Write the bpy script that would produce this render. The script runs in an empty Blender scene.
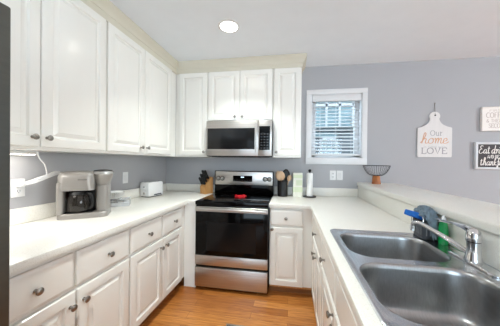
import bpy, bmesh, math, random
from mathutils import Vector, Matrix
random.seed(7)
S = bpy.context.scene
C = S.collection
PI = math.pi

# ------------------------------------------------------------------ camera
cam_d = bpy.data.cameras.new('camera')
cam = bpy.data.objects.new('camera', cam_d)
C.objects.link(cam)
S.camera = cam
YAW, PITCH, ROLL, FPX = 0.1576, -0.0054, 0.0111, 218.97
_fw = Vector((-math.sin(YAW)*math.cos(PITCH), math.cos(YAW)*math.cos(PITCH), math.sin(PITCH)))
_rt = Vector((math.cos(YAW), math.sin(YAW), 0))
_up = _rt.cross(_fw)
_r2 = _rt*math.cos(ROLL) + _up*math.sin(ROLL)
_u2 = -_rt*math.sin(ROLL) + _up*math.cos(ROLL)
m3 = Matrix((_r2, _u2, -_fw)).transposed()
cam.matrix_world = Matrix.Translation((1.7184, -2.8085, 1.3271)) @ m3.to_4x4()
cam_d.sensor_fit = 'HORIZONTAL'
cam_d.sensor_width = 36
cam_d.lens = FPX*36/500
cam_d.shift_x = -6.71/500
cam_d.shift_y = 0.0
cam_d.clip_start = 0.03

# ------------------------------------------------------------------ view + world
S.view_settings.view_transform = 'Standard'
S.view_settings.look = 'None'
S.view_settings.gamma = 1
S.view_settings.use_curve_mapping = False
S.view_settings.exposure = 0.12
W = bpy.data.worlds.new('world')
S.world = W
W.use_nodes = True
bg = W.node_tree.nodes['Background']
bg.inputs[0].default_value = (0.635, 0.815, 0.955, 1)
bg.inputs[1].default_value = 6.6

# ------------------------------------------------------------------ lights (added fill at the unseen living side openings, cans, light bar)
def area(name, loc, target, sx, sy, watts, col=(1, 1, 1), shape='RECTANGLE', spread=PI):
    d = bpy.data.lights.new(name, 'AREA')
    d.shape = shape
    d.size = sx
    d.size_y = sy
    d.energy = watts
    d.color = col
    d.spread = spread
    o = bpy.data.objects.new(name, d)
    o.location = loc
    o.rotation_euler = (Vector(target)-Vector(loc)).to_track_quat('-Z', 'Y').to_euler()
    C.objects.link(o)
    return o
area('daylight_fill_front', (2.3, -6.62, 1.5), (2.3, 0, 1.5), 3.0, 1.9, 5, (1.0, 0.985, 0.96))  # weak fill lamp added in the unseen front opening, in place of daylight
area('daylight_fill_side', (6.62, -3.0, 1.35), (0, -3.0, 1.35), 2.6, 2.1, 52, (1.0, 0.84, 0.66))  # warm general fill lamp added at the unseen side opening
CAN_W = 10
for (cx, cy) in ((1.16, -0.94), (1.16, -2.65), (4.3, -1.9), (4.3, -4.4)):  # both living side cans are unseen, added for extra light
    area('can_lamp', (cx, cy, 2.498), (cx, cy, 0), 0.13, 0.13, CAN_W, (0.93, 1.0, 0.97), 'DISK', 1.9)
area('under_cabinet_lamp', (0.075, -1.87, 1.352), (0.05, -1.87, 0), 0.06, 0.42, 3.0, (1.0, 0.97, 0.94))

# ------------------------------------------------------------------ materials
def lin(c):
    return tuple(((x/255)/12.92 if x/255 <= 0.04045 else ((x/255+0.055)/1.055)**2.4) for x in c)
def rgba(c):
    return (*lin(c), 1)
def mat(name, col, rough=0.5, metal=0.0, var=0.03, scale=(8, 8, 8), bump=0.0, bscale=60, coat=0.0, trans=0.0, ior=1.45, emit=None, es=0):
    """procedural material: noise varied base colour, optional fine bump"""
    m = bpy.data.materials.new(name)
    m.use_nodes = True
    nt = m.node_tree
    b = nt.nodes['Principled BSDF']
    b.inputs['Roughness'].default_value = rough
    b.inputs['Metallic'].default_value = metal
    b.inputs['Coat Weight'].default_value = coat
    b.inputs['Transmission Weight'].default_value = trans
    b.inputs['IOR'].default_value = ior
    tc = nt.nodes.new('ShaderNodeTexCoord')
    mp = nt.nodes.new('ShaderNodeMapping')
    mp.inputs['Scale'].default_value = scale
    nt.links.new(tc.outputs['Object'], mp.inputs['Vector'])
    nz = nt.nodes.new('ShaderNodeTexNoise')
    nz.inputs['Scale'].default_value = 1
    nz.inputs['Detail'].default_value = 4
    nt.links.new(mp.outputs[0], nz.inputs['Vector'])
    rp = nt.nodes.new('ShaderNodeValToRGB')
    l = lin(col)
    rp.color_ramp.elements[0].position = 0.3
    rp.color_ramp.elements[1].position = 0.7
    rp.color_ramp.elements[0].color = (*[x*(1-var) for x in l], 1)
    rp.color_ramp.elements[1].color = (*[min(1, x*(1+var)) for x in l], 1)
    nt.links.new(nz.outputs['Fac'], rp.inputs[0])
    nt.links.new(rp.outputs[0], b.inputs['Base Color'])
    if bump:
        n2 = nt.nodes.new('ShaderNodeTexNoise')
        n2.inputs['Scale'].default_value = bscale
        nt.links.new(tc.outputs['Object'], n2.inputs['Vector'])
        bp = nt.nodes.new('ShaderNodeBump')
        bp.inputs['Strength'].default_value = bump
        bp.inputs['Distance'].default_value = 0.002
        nt.links.new(n2.outputs['Fac'], bp.inputs['Height'])
        nt.links.new(bp.outputs[0], b.inputs['Normal'])
    if emit:
        b.inputs['Emission Color'].default_value = rgba(emit)
        b.inputs['Emission Strength'].default_value = es
    return m

M = {}
M['wall'] = mat('wall_paint_grey', (175, 175, 178), 0.85, var=0.012, scale=(3, 3, 3), bump=0.08, bscale=140)
M['ceil'] = mat('ceiling_paint', (236, 241, 246), 0.95, var=0.01, bump=0.12, bscale=90)
M['cab'] = mat('cabinet_paint', (240, 238, 232), 0.22, var=0.012, scale=(6, 6, 2), bump=0.03, bscale=80)
M['crown'] = mat('crown_paint', (212, 206, 189), 0.45, var=0.015)
M['trim'] = mat('white_trim', (226, 226, 227), 0.4, var=0.01)
M['nickel'] = mat('satin_nickel', (150, 146, 140), 0.28, 1.0)
M['chrome'] = mat('chrome', (225, 226, 228), 0.08, 1.0, var=0.01)
M['blackgl'] = mat('black_glass', (6, 6, 7), 0.08)
M['blackgl'].node_tree.nodes['Principled BSDF'].inputs['Specular IOR Level'].default_value = 0.22
M['blackpl'] = mat('black_plastic', (18, 18, 19), 0.4)
M['fridge'] = mat('slate_steel', (96, 96, 92), 0.38, 0.85, scale=(2, 2, 60), var=0.05)
M['white_pl'] = mat('white_plastic', (232, 232, 232), 0.35, var=0.01)
M['toekick'] = mat('toe_kick_wood', (150, 98, 56), 0.5, var=0.25, scale=(4, 4, 60))
M['greige'] = mat('greige_plastic', (160, 156, 151), 0.3, 0.25, var=0.03)
M['silver_pl'] = mat('silver_plastic', (205, 203, 200), 0.25, 0.6)
M['glass_dark'] = mat('smoked_glass', (70, 66, 62), 0.05, trans=0.6)
M['clear'] = bpy.data.materials.new('clear_acrylic')
M['clear'].use_nodes = True
_n = M['clear'].node_tree
_tr = _n.nodes.new('ShaderNodeBsdfTransparent'); _mx = _n.nodes.new('ShaderNodeMixShader')
_nz = _n.nodes.new('ShaderNodeTexNoise'); _nz.inputs['Scale'].default_value = 30
_n.nodes['Principled BSDF'].inputs['Base Color'].default_value = (0.92, 0.93, 0.94, 1)
_n.nodes['Principled BSDF'].inputs['Roughness'].default_value = 0.1
_rp = _n.nodes.new('ShaderNodeMapRange'); _rp.inputs['To Min'].default_value = 0.40; _rp.inputs['To Max'].default_value = 0.55
_n.links.new(_nz.outputs['Fac'], _rp.inputs['Value']); _n.links.new(_rp.outputs[0], _mx.inputs[0])
_n.links.new(_tr.outputs[0], _mx.inputs[1]); _n.links.new(_n.nodes['Principled BSDF'].outputs[0], _mx.inputs[2])
_n.links.new(_mx.outputs[0], _n.nodes['Material Output'].inputs[0])
M['paper'] = mat('white_paper', (244, 243, 240), 0.9, var=0.02, bump=0.2, bscale=200)
M['red'] = mat('red_silicone', (196, 22, 34), 0.35, var=0.1, scale=(40, 40, 40))
M['green'] = mat('green_soap', (20, 160, 84), 0.15, var=0.06, coat=0.3)
M['blue'] = mat('blue_sponge', (24, 104, 196), 0.8, var=0.15, scale=(60, 60, 60), bump=0.5)
M['cloth'] = mat('grey_blue_cloth', (118, 134, 146), 0.95, var=0.25, scale=(50, 50, 50), bump=0.6, bscale=300)
M['dkgrey'] = mat('dark_grey_plastic', (74, 78, 84), 0.45, var=0.1)
M['midgrey'] = mat('mid_grey_plastic', (128, 132, 138), 0.45)
M['ltgrey'] = mat('grey_frame_paint', (214, 216, 219), 0.6, var=0.03)
M['signblk'] = mat('chalk_black', (80, 77, 79), 0.85, var=0.08, scale=(20, 20, 20))
M['signwht'] = mat('sign_white', (224, 221, 219), 0.8, var=0.04, scale=(30, 3, 3))
M['signpink'] = mat('sign_cream', (238, 233, 228), 0.8, var=0.02)
M['copper'] = mat('copper_ink', (214, 166, 134), 0.7)
M['greyink'] = mat('grey_ink', (158, 155, 157), 0.8)
M['paleink'] = mat('pale_ink', (198, 196, 196), 0.8)
M['taupeink'] = mat('taupe_ink', (186, 172, 166), 0.8)
M['whiteink'] = mat('white_ink', (236, 232, 228), 0.8)
M['wire'] = mat('black_wire', (34, 35, 38), 0.45, 0.3)
M['twine'] = mat('twine', (130, 124, 118), 0.95)
M['vent'] = mat('floor_register_metal', (140, 134, 130), 0.45, 0.4)
M['siding'] = mat('grey_siding', (74, 80, 84), 0.9, var=0.06)
M['skyglass'] = mat('outside_window_glass', (78, 98, 102), 0.6, var=0.4, scale=(4, 4, 6))  # reflected sky is put into the base colour as dull cyan
M['dkout'] = mat('dark_outside_band', (40, 48, 50), 0.8)
M['lens'] = mat('lamp_lens', (255, 255, 255), 0.5, emit=(255, 248, 238), es=28)
M['ucl'] = mat('light_bar_lens', (255, 255, 255), 0.5, emit=(255, 247, 232), es=8)
M['led'] = mat('display_digits', (200, 230, 255), 0.5, emit=(215, 235, 255), es=2.0)
M['mwglass'] = mat('microwave_window_glass', (22, 22, 23), 0.1)
M['ring'] = mat('burner_ring_print', (70, 70, 72), 0.2)
M['cartgreen'] = mat('carton_green', (222, 230, 200), 0.6, var=0.08)
M['carton'] = mat('carton_white', (236, 236, 222), 0.6, var=0.04, scale=(20, 20, 20))
M['dkreflect'] = mat('oven_window_glass', (20, 20, 21), 0.12)
M['dkreflect'].node_tree.nodes['Principled BSDF'].inputs['Specular IOR Level'].default_value = 0.25
M['slot'] = mat('outlet_slot', (60, 60, 60), 0.6)

def wood(name, c1, c2, scale, rough=0.4):
    m = mat(name, c1, rough, var=0.0)
    nt = m.node_tree
    rp = [n for n in nt.nodes if n.type == 'VALTORGB'][0]
    mp = [n for n in nt.nodes if n.type == 'MAPPING'][0]
    mp.inputs['Scale'].default_value = scale
    rp.color_ramp.elements[0].color = rgba(c1)
    rp.color_ramp.elements[1].color = rgba(c2)
    return m
M['bamboo'] = wood('blond_block_wood', (196, 138, 78), (222, 170, 108), (60, 60, 6))
M['beech'] = wood('beech_spoon_wood', (196, 158, 122), (222, 190, 158), (30, 30, 8), 0.6)
M['acacia'] = wood('acacia_base_wood', (148, 84, 42), (190, 116, 62), (60, 60, 8), 0.4)

def steel(name, col, axis_scale, rough=0.3):
    m = mat(name, col, rough, 1.0, var=0.10, scale=axis_scale)
    return m
M['steel'] = steel('brushed_stainless', (196, 192, 188), (1.5, 1.5, 220), 0.34)
M['sinksteel'] = steel('sink_stainless', (172, 173, 174), (160, 3, 40), 0.30)
M['sinkrim'] = steel('sink_rim_stainless', (205, 207, 211), (160, 3, 40), 0.24)

def counter_mat():
    m = mat('worktop_laminate', (238, 236, 229), 0.3, var=0.02, scale=(3, 3, 3))
    nt = m.node_tree
    b = nt.nodes['Principled BSDF']
    tc = [n for n in nt.nodes if n.type == 'TEX_COORD'][0]
    rp = [n for n in nt.nodes if n.type == 'VALTORGB'][0]
    n = nt.nodes.new('ShaderNodeTexNoise')
    n.inputs['Scale'].default_value = 260
    n.inputs['Detail'].default_value = 3
    nt.links.new(tc.outputs['Object'], n.inputs['Vector'])
    r2 = nt.nodes.new('ShaderNodeValToRGB')
    r2.color_ramp.elements[0].position = 0.36
    r2.color_ramp.elements[1].position = 0.46
    r2.color_ramp.elements[0].color = (0.80, 0.77, 0.72, 1)
    r2.color_ramp.elements[1].color = (1, 1, 1, 1)
    nt.links.new(n.outputs['Fac'], r2.inputs[0])
    mx = nt.nodes.new('ShaderNodeMix')
    mx.data_type = 'RGBA'
    mx.blend_type = 'MULTIPLY'
    mx.inputs['Factor'].default_value = 0.6
    nt.links.new(rp.outputs[0], mx.inputs['A'])
    nt.links.new(r2.outputs[0], mx.inputs['B'])
    nt.links.new(mx.outputs['Result'], b.inputs['Base Color'])
    return m
M['counter'] = counter_mat()

def floor_mat():
    m = bpy.data.materials.new('oak_strip_floor')
    m.use_nodes = True
    nt = m.node_tree
    b = nt.nodes['Principled BSDF']
    b.inputs['Roughness'].default_value = 0.30
    tc = nt.nodes.new('ShaderNodeTexCoord')
    br = nt.nodes.new('ShaderNodeTexBrick')
    br.offset = 0.37
    br.inputs['Scale'].default_value = 1
    br.inputs['Brick Width'].default_value = 0.85
    br.inputs['Row Height'].default_value = 0.083
    br.inputs['Mortar Size'].default_value = 0.0011
    br.inputs['Mortar Smooth'].default_value = 0.2
    br.inputs['Bias'].default_value = 0.0
    br.inputs['Color1'].default_value = rgba((212, 144, 76))
    br.inputs['Color2'].default_value = rgba((166, 98, 42))
    br.inputs['Mortar'].default_value = rgba((120, 72, 36))
    nt.links.new(tc.outputs['Object'], br.inputs['Vector'])
    mp = nt.nodes.new('ShaderNodeMapping')
    mp.inputs['Scale'].default_value = (3.2, 62, 1)
    nt.links.new(tc.outputs['Object'], mp.inputs['Vector'])
    nz = nt.nodes.new('ShaderNodeTexNoise')
    nz.inputs['Scale'].default_value = 1.6
    nz.inputs['Detail'].default_value = 6
    nz.inputs['Distortion'].default_value = 1.2
    nt.links.new(mp.outputs[0], nz.inputs['Vector'])
    rp = nt.nodes.new('ShaderNodeValToRGB')
    rp.color_ramp.elements[0].position = 0.34
    rp.color_ramp.elements[1].position = 0.62
    rp.color_ramp.elements[0].color = (0.62, 0.52, 0.42, 1)
    rp.color_ramp.elements[1].color = (1, 1, 1, 1)
    nt.links.new(nz.outputs['Fac'], rp.inputs[0])
    mx = nt.nodes.new('ShaderNodeMix')
    mx.data_type = 'RGBA'
    mx.blend_type = 'MULTIPLY'
    mx.inputs['Factor'].default_value = 1.0
    nt.links.new(br.outputs['Color'], mx.inputs['A'])
    nt.links.new(rp.outputs[0], mx.inputs['B'])
    nt.links.new(mx.outputs['Result'], b.inputs['Base Color'])
    return m
M['floor'] = floor_mat()

# ------------------------------------------------------------------ mesh helpers
class MB:
    """collects shapes, build() links them as ONE mesh object"""
    def __init__(self):
        self.bm = bmesh.new()
    def _merge(self, b2, mx=None):
        if mx is not None:
            bmesh.ops.transform(b2, matrix=mx, verts=b2.verts)
        me = bpy.data.meshes.new('tmp')
        b2.to_mesh(me)
        b2.free()
        self.bm.from_mesh(me)
        bpy.data.meshes.remove(me)
        return self
    def box(self, a, b, bev=0.0, seg=2, mx=None):
        b2 = bmesh.new()
        a = Vector(a); b = Vector(b)
        lo = Vector([min(p, q) for p, q in zip(a, b)]); hi = Vector([max(p, q) for p, q in zip(a, b)])
        bmesh.ops.create_cube(b2, size=1)
        for v in b2.verts:
            v.co = Vector([lo[i] + (v.co[i]+0.5)*(hi[i]-lo[i]) for i in range(3)])
        if bev:
            bmesh.ops.bevel(b2, geom=b2.edges[:], offset=bev, segments=seg, profile=0.5, affect='EDGES')
        return self._merge(b2, mx)
    def loops(self, loops, cap0=True, cap1=True, closed=True, mx=None):
        b2 = bmesh.new()
        vs = [[b2.verts.new(p) for p in L] for L in loops]
        n = len(loops[0])
        for i in range(len(vs)-1):
            for k in range(n if closed else n-1):
                k2 = (k+1) % n
                try:
                    b2.faces.new((vs[i][k], vs[i][k2], vs[i+1][k2], vs[i+1][k]))
                except ValueError:
                    pass
        if cap0 and len(vs[0]) > 2:
            b2.faces.new(list(reversed(vs[0])))
        if cap1 and len(vs[-1]) > 2:
            b2.faces.new(vs[-1])
        bmesh.ops.recalc_face_normals(b2, faces=b2.faces)
        return self._merge(b2, mx)
    def lathe(self, prof, n=24, mx=None, cap0=True, cap1=True):
        L = [[(r*math.cos(2*PI*k/n), r*math.sin(2*PI*k/n), z) for k in range(n)] for r, z in prof]
        return self.loops(L, cap0, cap1, mx=mx)
    def tube(self, pts, r, n=8, mx=None, closed=False):
        pts = [Vector(p) for p in pts]
        rs = r if isinstance(r, (list, tuple)) else [r]*len(pts)
        L = []
        prev = None
        for i, p in enumerate(pts):
            if closed:
                t = (pts[(i+1) % len(pts)] - pts[i-1]).normalized()
            else:
                t = (pts[min(i+1, len(pts)-1)] - pts[max(i-1, 0)]).normalized()
            if prev is None:
                a = Vector((0, 0, 1)) if abs(t.z) < 0.9 else Vector((1, 0, 0))
                u = t.cross(a).normalized()
            else:
                u = (prev - t*prev.dot(t)).normalized()
            prev = u
            w = t.cross(u)
            L.append([p + (u*math.cos(2*PI*k/n) + w*math.sin(2*PI*k/n))*rs[i] for k in range(n)])
        if closed:
            L.append(L[0])
            return self.loops(L, False, False, mx=mx)
        return self.loops(L, mx=mx)
    def prism(self, poly, a, b, axis='y', mx=None):
        def P(u, v, w):
            return {'y': (u, w, v), 'x': (w, u, v), 'z': (u, v, w)}[axis]
        return self.loops([[P(u, v, a) for u, v in poly], [P(u, v, b) for u, v in poly]], mx=mx)
    def panel(self, w, h, prof, mx=None):
        """front in the xz plane facing -y, nested rectangles of (inset, protrusion)"""
        L = [[(i, -d, i), (w-i, -d, i), (w-i, -d, h-i), (i, -d, h-i)] for i, d in [(0, 0)] + prof]
        return self.loops(L, mx=mx)
    def build(self, name, m, parent=None, smooth=True, ang=35):
        bm = self.bm
        bmesh.ops.remove_doubles(bm, verts=bm.verts, dist=1e-6)
        me = bpy.data.meshes.new(name)
        bm.to_mesh(me)
        bm.free()
        me.materials.append(M[m] if isinstance(m, str) else m)
        if smooth:
            for p in me.polygons:
                p.use_smooth = True
            me.set_sharp_from_angle(angle=math.radians(ang))
        o = bpy.data.objects.new(name, me)
        C.objects.link(o)
        if parent is not None:
            o.parent = parent
        return o

def smoothpts(pts, k=6):
    pts = [Vector(p) for p in pts]
    out = []
    for i in range(len(pts)-1):
        p0 = pts[max(i-1, 0)]; p1 = pts[i]; p2 = pts[i+1]; p3 = pts[min(i+2, len(pts)-1)]
        for j in range(k):
            t = j/k
            out.append(0.5*((2*p1) + (p2-p0)*t + (2*p0-5*p1+4*p2-p3)*t*t + (3*p1-p0-3*p2+p3)*t**3))
    out.append(pts[-1])
    return out
def rrect(x0, x1, y0, y1, r, z, n=8):
    out = []
    for (cx, cy, a0) in ((x1-r, y1-r, 0), (x0+r, y1-r, 90), (x0+r, y0+r, 180), (x1-r, y0+r, 270)):
        for k in range(n+1):
            a = math.radians(a0 + 90*k/n)
            out.append((cx + r*math.cos(a), cy + r*math.sin(a), z))
    return out
def T(x, y, z, rz=0, rx=0, ry=0):
    return Matrix.Translation((x, y, z)) @ Matrix.Rotation(rz, 4, 'Z') @ Matrix.Rotation(ry, 4, 'Y') @ Matrix.Rotation(rx, 4, 'X')

def tag(o, label=None, cat=None, group=None, kind=None):
    if label: o['label'] = label
    if cat: o['category'] = cat
    if group: o['group'] = group
    if kind: o['kind'] = kind
    return o
def thing(name, loc, label, cat, group=None, rz=0):
    o = bpy.data.objects.new(name, None)
    o.empty_display_size = 0.05
    C.objects.link(o)
    o.location = loc
    o.rotation_euler = (0, 0, rz)
    return tag(o, label, cat, group)
def struct(o):
    o['kind'] = 'structure'
    return o

# ================================================================== SETTING
CEIL = 2.518
RX1, RY0 = 6.5, -6.5
FL = struct(MB().box((-0.12, RY0-0.12, -0.1), (RX1+0.12, 0.12, 0)).build('floor', 'floor'))
struct(MB().box((-0.12, RY0-0.12, CEIL), (RX1+0.12, 0.12, CEIL+0.1)).build('ceiling', 'ceil'))
struct(MB().box((-0.12, RY0-0.12, 0), (0, 0.12, CEIL)).build('wall_left', 'wall'))
WX0, WX1, WZ0, WZ1 = 1.955, 2.548, 1.385, 2.167
wb = MB()
wb.box((0, 0, 0), (WX0, 0.14, CEIL)).box((WX1, 0, 0), (RX1, 0.14, CEIL))
wb.box((WX0, 0, 0), (WX1, 0.14, WZ0)).box((WX0, 0, WZ1), (WX1, 0.14, CEIL))
struct(wb.build('wall_back', 'wall'))
wf = MB()   # front wall (behind the camera) with a wide window
wf.box((0, RY0-0.12, 0), (0.8, RY0, CEIL)).box((3.8, RY0-0.12, 0), (RX1, RY0, CEIL))
wf.box((0.8, RY0-0.12, 0), (3.8, RY0, 0.55)).box((0.8, RY0-0.12, 2.42), (3.8, RY0, CEIL))
struct(wf.build('wall_front', 'wall'))
wr = MB()   # right wall with a patio opening
wr.box((RX1, RY0, 0), (RX1+0.12, -4.3, CEIL)).box((RX1, -1.7, 0), (RX1+0.12, 0, CEIL)).box((RX1, -4.3, 2.38), (RX1+0.12, -1.7, CEIL)).box((RX1, -4.3, 0), (RX1+0.12, -1.7, 0.3))
struct(wr.build('wall_right', 'wall'))
struct(MB().box((2.665, -0.014, 0), (RX1, 0, 0.11), 0.003).build('baseboard_back', 'trim'))
# half wall that carries the bar
struct(MB().box((2.534, -3.05, 0), (2.66, -0.001, 1.051)).build('wall_bar', 'wall'))

# window_1 : casing + sash + pane
win = thing('window_1', (WX0, 0, WZ0), None, None)
struct(win)
def wbx(a, b, bev=0.003):
    return MB().box(a, b, bev)
ww, wh = WX1-WX0, WZ1-WZ0
cs = MB()
cw = 0.061
cs.box((-cw, -0.018, wh), (ww+cw, 0, wh+cw), 0.004).box((-cw, -0.018, -cw-0.018), (ww+cw, 0, 0), 0.004)
cs.box((-cw, -0.0175, -0.003), (0, 0, wh+0.003), 0.004).box((ww, -0.0175, -0.003), (ww+cw, 0, wh+0.003), 0.004)
cs.build('window_casing', 'trim', win)
jb = MB()
jb.box((0, 0, 0), (0.008, 0.14, wh)).box((ww-0.008, 0, 0), (ww, 0.14, wh)).box((0, 0, 0), (ww, 0.14, 0.008)).box((0, 0, wh-0.008), (ww, 0.14, wh))
jb.build('window_jamb', 'trim', win)
sh = MB()
for z0, z1 in ((0.01, 0.06), (wh-0.06, wh-0.01)):
    sh.box((0.012, 0.085, z0), (ww-0.012, 0.12, z1), 0.003)
sh.box((0.012, 0.085, 0.01), (0.062, 0.12, wh-0.01), 0.003).box((ww-0.062, 0.085, 0.01), (ww-0.012, 0.12, wh-0.01), 0.003)
sash = sh.build('sash', 'trim', win)
gm = bpy.data.materials.new('window_pane_glass')
gm.use_nodes = True
_nt = gm.node_tree
_nt.nodes.remove(_nt.nodes['Principled BSDF'])
_t = _nt.nodes.new('ShaderNodeBsdfTransparent'); _g = _nt.nodes.new('ShaderNodeBsdfGlossy'); _m = _nt.nodes.new('ShaderNodeMixShader')
_g.inputs['Roughness'].default_value = 0.02
_m.inputs[0].default_value = 0.05
_nt.links.new(_t.outputs[0], _m.inputs[1]); _nt.links.new(_g.outputs[0], _m.inputs[2])
_nt.links.new(_m.outputs[0], _nt.nodes['Material Output'].inputs[0])
MB().box((0.06, 0.100, 0.055), (ww-0.06, 0.104, wh-0.055)).build('pane', gm, sash)

# crown moulding along both runs of wall cabinets
UB, DT, CROWN0 = 1.379, 2.383, 2.386
def crown_prof():   # (out, z) from the cabinet face
    return [(-0.02, CROWN0), (0.012, CROWN0), (0.014, CROWN0+0.045), (0.020, CROWN0+0.05), (0.022, CROWN0+0.066),
            (0.030, CROWN0+0.082), (0.044, CROWN0+0.104), (0.050, CROWN0+0.116), (0.054, CROWN0+0.12), (0.054, CEIL-0.001), (-0.02, CEIL-0.001)]
FX = 0.312       # face frame plane of the wall cabinets
CRX = 1.820      # right end of the back run
path = []
for d, z in crown_prof():
    path.append([(FX+d, -3.18, z), (FX+d, -(FX+d), z), (CRX+max(d, -0.02), -(FX+d), z), (CRX+d, -0.001, z)])
L = [[path[i][k] for i in range(len(path))] for k in range(4)]
struct(MB().loops(L).build('trim_1', 'crown', ang=25))

# ================================================================== CABINETS
DOORP = [(0.0, 0.015), (0.003, 0.019), (0.006, 0.020), (0.054, 0.020), (0.057, 0.016), (0.060, 0.008), (0.069, 0.007), (0.090, 0.0165), (0.092, 0.0185), (0.095, 0.019)]
DRAWP = [(0.0, 0.013), (0.003, 0.016), (0.009, 0.018), (0.014, 0.020)]
def add_knob(parent, x, z, y=-0.020):
    k = MB()
    k.lathe([(0.0085, 0), (0.0085, 0.003), (0.0055, 0.005), (0.005, 0.014), (0.010, 0.018), (0.0155, 0.022), (0.0165, 0.026), (0.013, 0.030), (0.006, 0.032)], 16, T(x, y, z, 0, PI/2))
    return k.build('knob', 'nickel', parent)
def front(parent, kind, x0, x1, z0, z1, knob=None):
    """door or drawer front lying on the plane y=0 of its cabinet, facing -y"""
    o = MB().panel(x1-x0, z1-z0, DOORP if kind == 'door' else DRAWP, T(0, 0, 0)).build(kind, 'cab', parent, ang=20)
    o.location = (x0, -0.0005, z0)
    if knob:
        add_knob(o, knob[0]-x0, knob[1]-z0)
    return o
def cabinet(name, label, cat, loc, rz, x0, x1, z0, z1, depth, toe=False, hollow=False, group=None, back=0.001):
    """origin on the face plane: local x along the run, -y towards the viewer"""
    c = thing(name, loc, label, cat, group, rz)
    b = MB()
    zb = z0 if not toe else 0.1
    if hollow:
        b.box((x0, 0, zb), (x0+0.018, depth, z1)).box((x1-0.018, 0, zb), (x1, depth, z1)).box((x0, 0, zb), (x1, depth, zb+0.018))
        b.box((x0, 0, z1-0.03), (x1, 0.018, z1)).box((x0, 0, zb), (x1, 0.018, zb+0.03)).box((x0, depth-0.008, zb), (x1, depth, z1-0.2))
        b.box(((x0+x1)/2-0.02, 0, zb), ((x0+x1)/2+0.02, 0.018, z1))
    else:
        b.box((x0, 0, zb), (x1, depth, z1), 0.0015, 1)
    b.build('carcass', 'cab', c)
    if toe:
        MB().box((x0, 0.062, 0.001), (x1, 0.08, 0.0995)).build('toe_kick', 'toekick', c)
    return c

BZ1 = 0.875
# ---- left base run (face plane x=0.605, local x = world +y)
LF = 0.605
def left_base(ya, yb, label, fronts, toe=True):
    c = cabinet('base_cabinet', label, 'cabinet', (LF, ya, 0), PI/2, 0, yb-ya, 0, BZ1, LF-0.003, toe)
    for k, a, b, z0, z1, kn in fronts:
        front(c, k, a-ya, b-ya, z0, z1, (kn[0]-ya, kn[1]) if kn else None)
    return c
DRZ0, DRZ1, DOZ0, DOZ1 = 0.672, 0.850, 0.110, 0.652
left_base(-2.240, -1.451, 'cream base cabinet with two drawers beneath the coffee maker, next to the fridge', [
    ('drawer', -2.212, -1.846, DRZ0, DRZ1, (-2.022, 0.755)), ('drawer', -1.829, -1.460, DRZ0, DRZ1, (-1.633, 0.755)),
    ('door', -2.212, -1.838, DOZ0, DOZ1, (-1.869, 0.582)), ('door', -1.829, -1.460, DOZ0, DOZ1, (-1.796, 0.582))])
left_base(-1.450, -0.712, 'cream base cabinet with two drawers beneath the toaster, nearer the range', [
    ('drawer', -1.441, -1.074, DRZ0, DRZ1, (-1.252, 0.755)), ('drawer', -1.057, -0.720, DRZ0, DRZ1, (-0.876, 0.755)),
    ('door', -1.441, -1.060, DOZ0, DOZ1, (-1.095, 0.582)), ('door', -1.054, -0.720, DOZ0, DOZ1, (-1.018, 0.582))])
c = thing('corner_cabinet', (0, 0, 0), 'blind corner base cabinet with plain cream filler panel left of the range', 'cabinet')
MB().box((0.003, -0.711, 0.1), (LF, -0.003, BZ1), 0.001, 1).build('carcass', 'cab', c)
MB().box((LF+0.001, -0.640, 0.0), (0.736, -0.02, BZ1), 0.001, 1).build('filler_panel', 'cab', c)

# ---- back base cabinet right of the range (face plane y=-0.62)
c = cabinet('base_cabinet', 'narrow cream base cabinet with one drawer over one door, right of the range', 'cabinet', (1.509, -0.62, 0), 0, 0, 0.425, 0, BZ1, 0.617, True)
MB().box((0.0, 0.035, 0.062), (0.425, 0.061, 0.0995)).build('toe_trim', 'bamboo', c)
front(c, 'drawer', 0.008, 0.327, 0.702, 0.853, (0.163, 0.777))
front(c, 'door', 0.008, 0.327, 0.104, 0.682, (0.028, 0.648+0.02))

# ---- right base run (face plane x=1.938, local x = world -y)
RF = 1.938
def right_base(ya, yb, label, fronts, hollow=False):
    c = cabinet('base_cabinet', label, 'cabinet', (RF, ya, 0), -PI/2, 0, ya-yb, 0, BZ1, 2.530-RF, True, hollow)
    for k, a, b, z0, z1, kn in fronts:
        front(c, k, ya-a, ya-b, z0, z1, (ya-kn[0], kn[1]) if kn else None)
    return c
right_base(-0.6215, -1.330, 'cream base cabinet with one wide drawer over paired doors, in the corner before the sink', [
    ('drawer', -0.700, -1.322, DRZ0, DRZ1, (-1.011, 0.755)),
    ('door', -0.700, -1.009, DOZ0, DOZ1, (-0.967, 0.582)), ('door', -1.013, -1.322, DOZ0, DOZ1, (-1.055, 0.582))])
right_base(-1.331, -2.262, 'cream sink base cabinet with false drawer fronts below the steel sink', [
    ('drawer', -1.340, -1.780, DRZ0, DRZ1, (-1.480, 0.755)), ('drawer', -1.800, -2.252, DRZ0, DRZ1, (-2.10, 0.755)),
    ('door', -1.340, -1.794, DOZ0, DOZ1, (-1.752, 0.620)), ('door', -1.798, -2.252, DOZ0, DOZ1, (-1.84, 0.620))], True)
right_base(-2.263, -2.96, 'cream base cabinet at the near end of the right run beyond the sink', [
    ('drawer', -2.272, -2.95, DRZ0, DRZ1, (-2.61, 0.755)), ('door', -2.272, -2.609, DOZ0, DOZ1, (-2.57, 0.582)), ('door', -2.613, -2.95, DOZ0, DOZ1, (-2.66, 0.582))])

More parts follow.
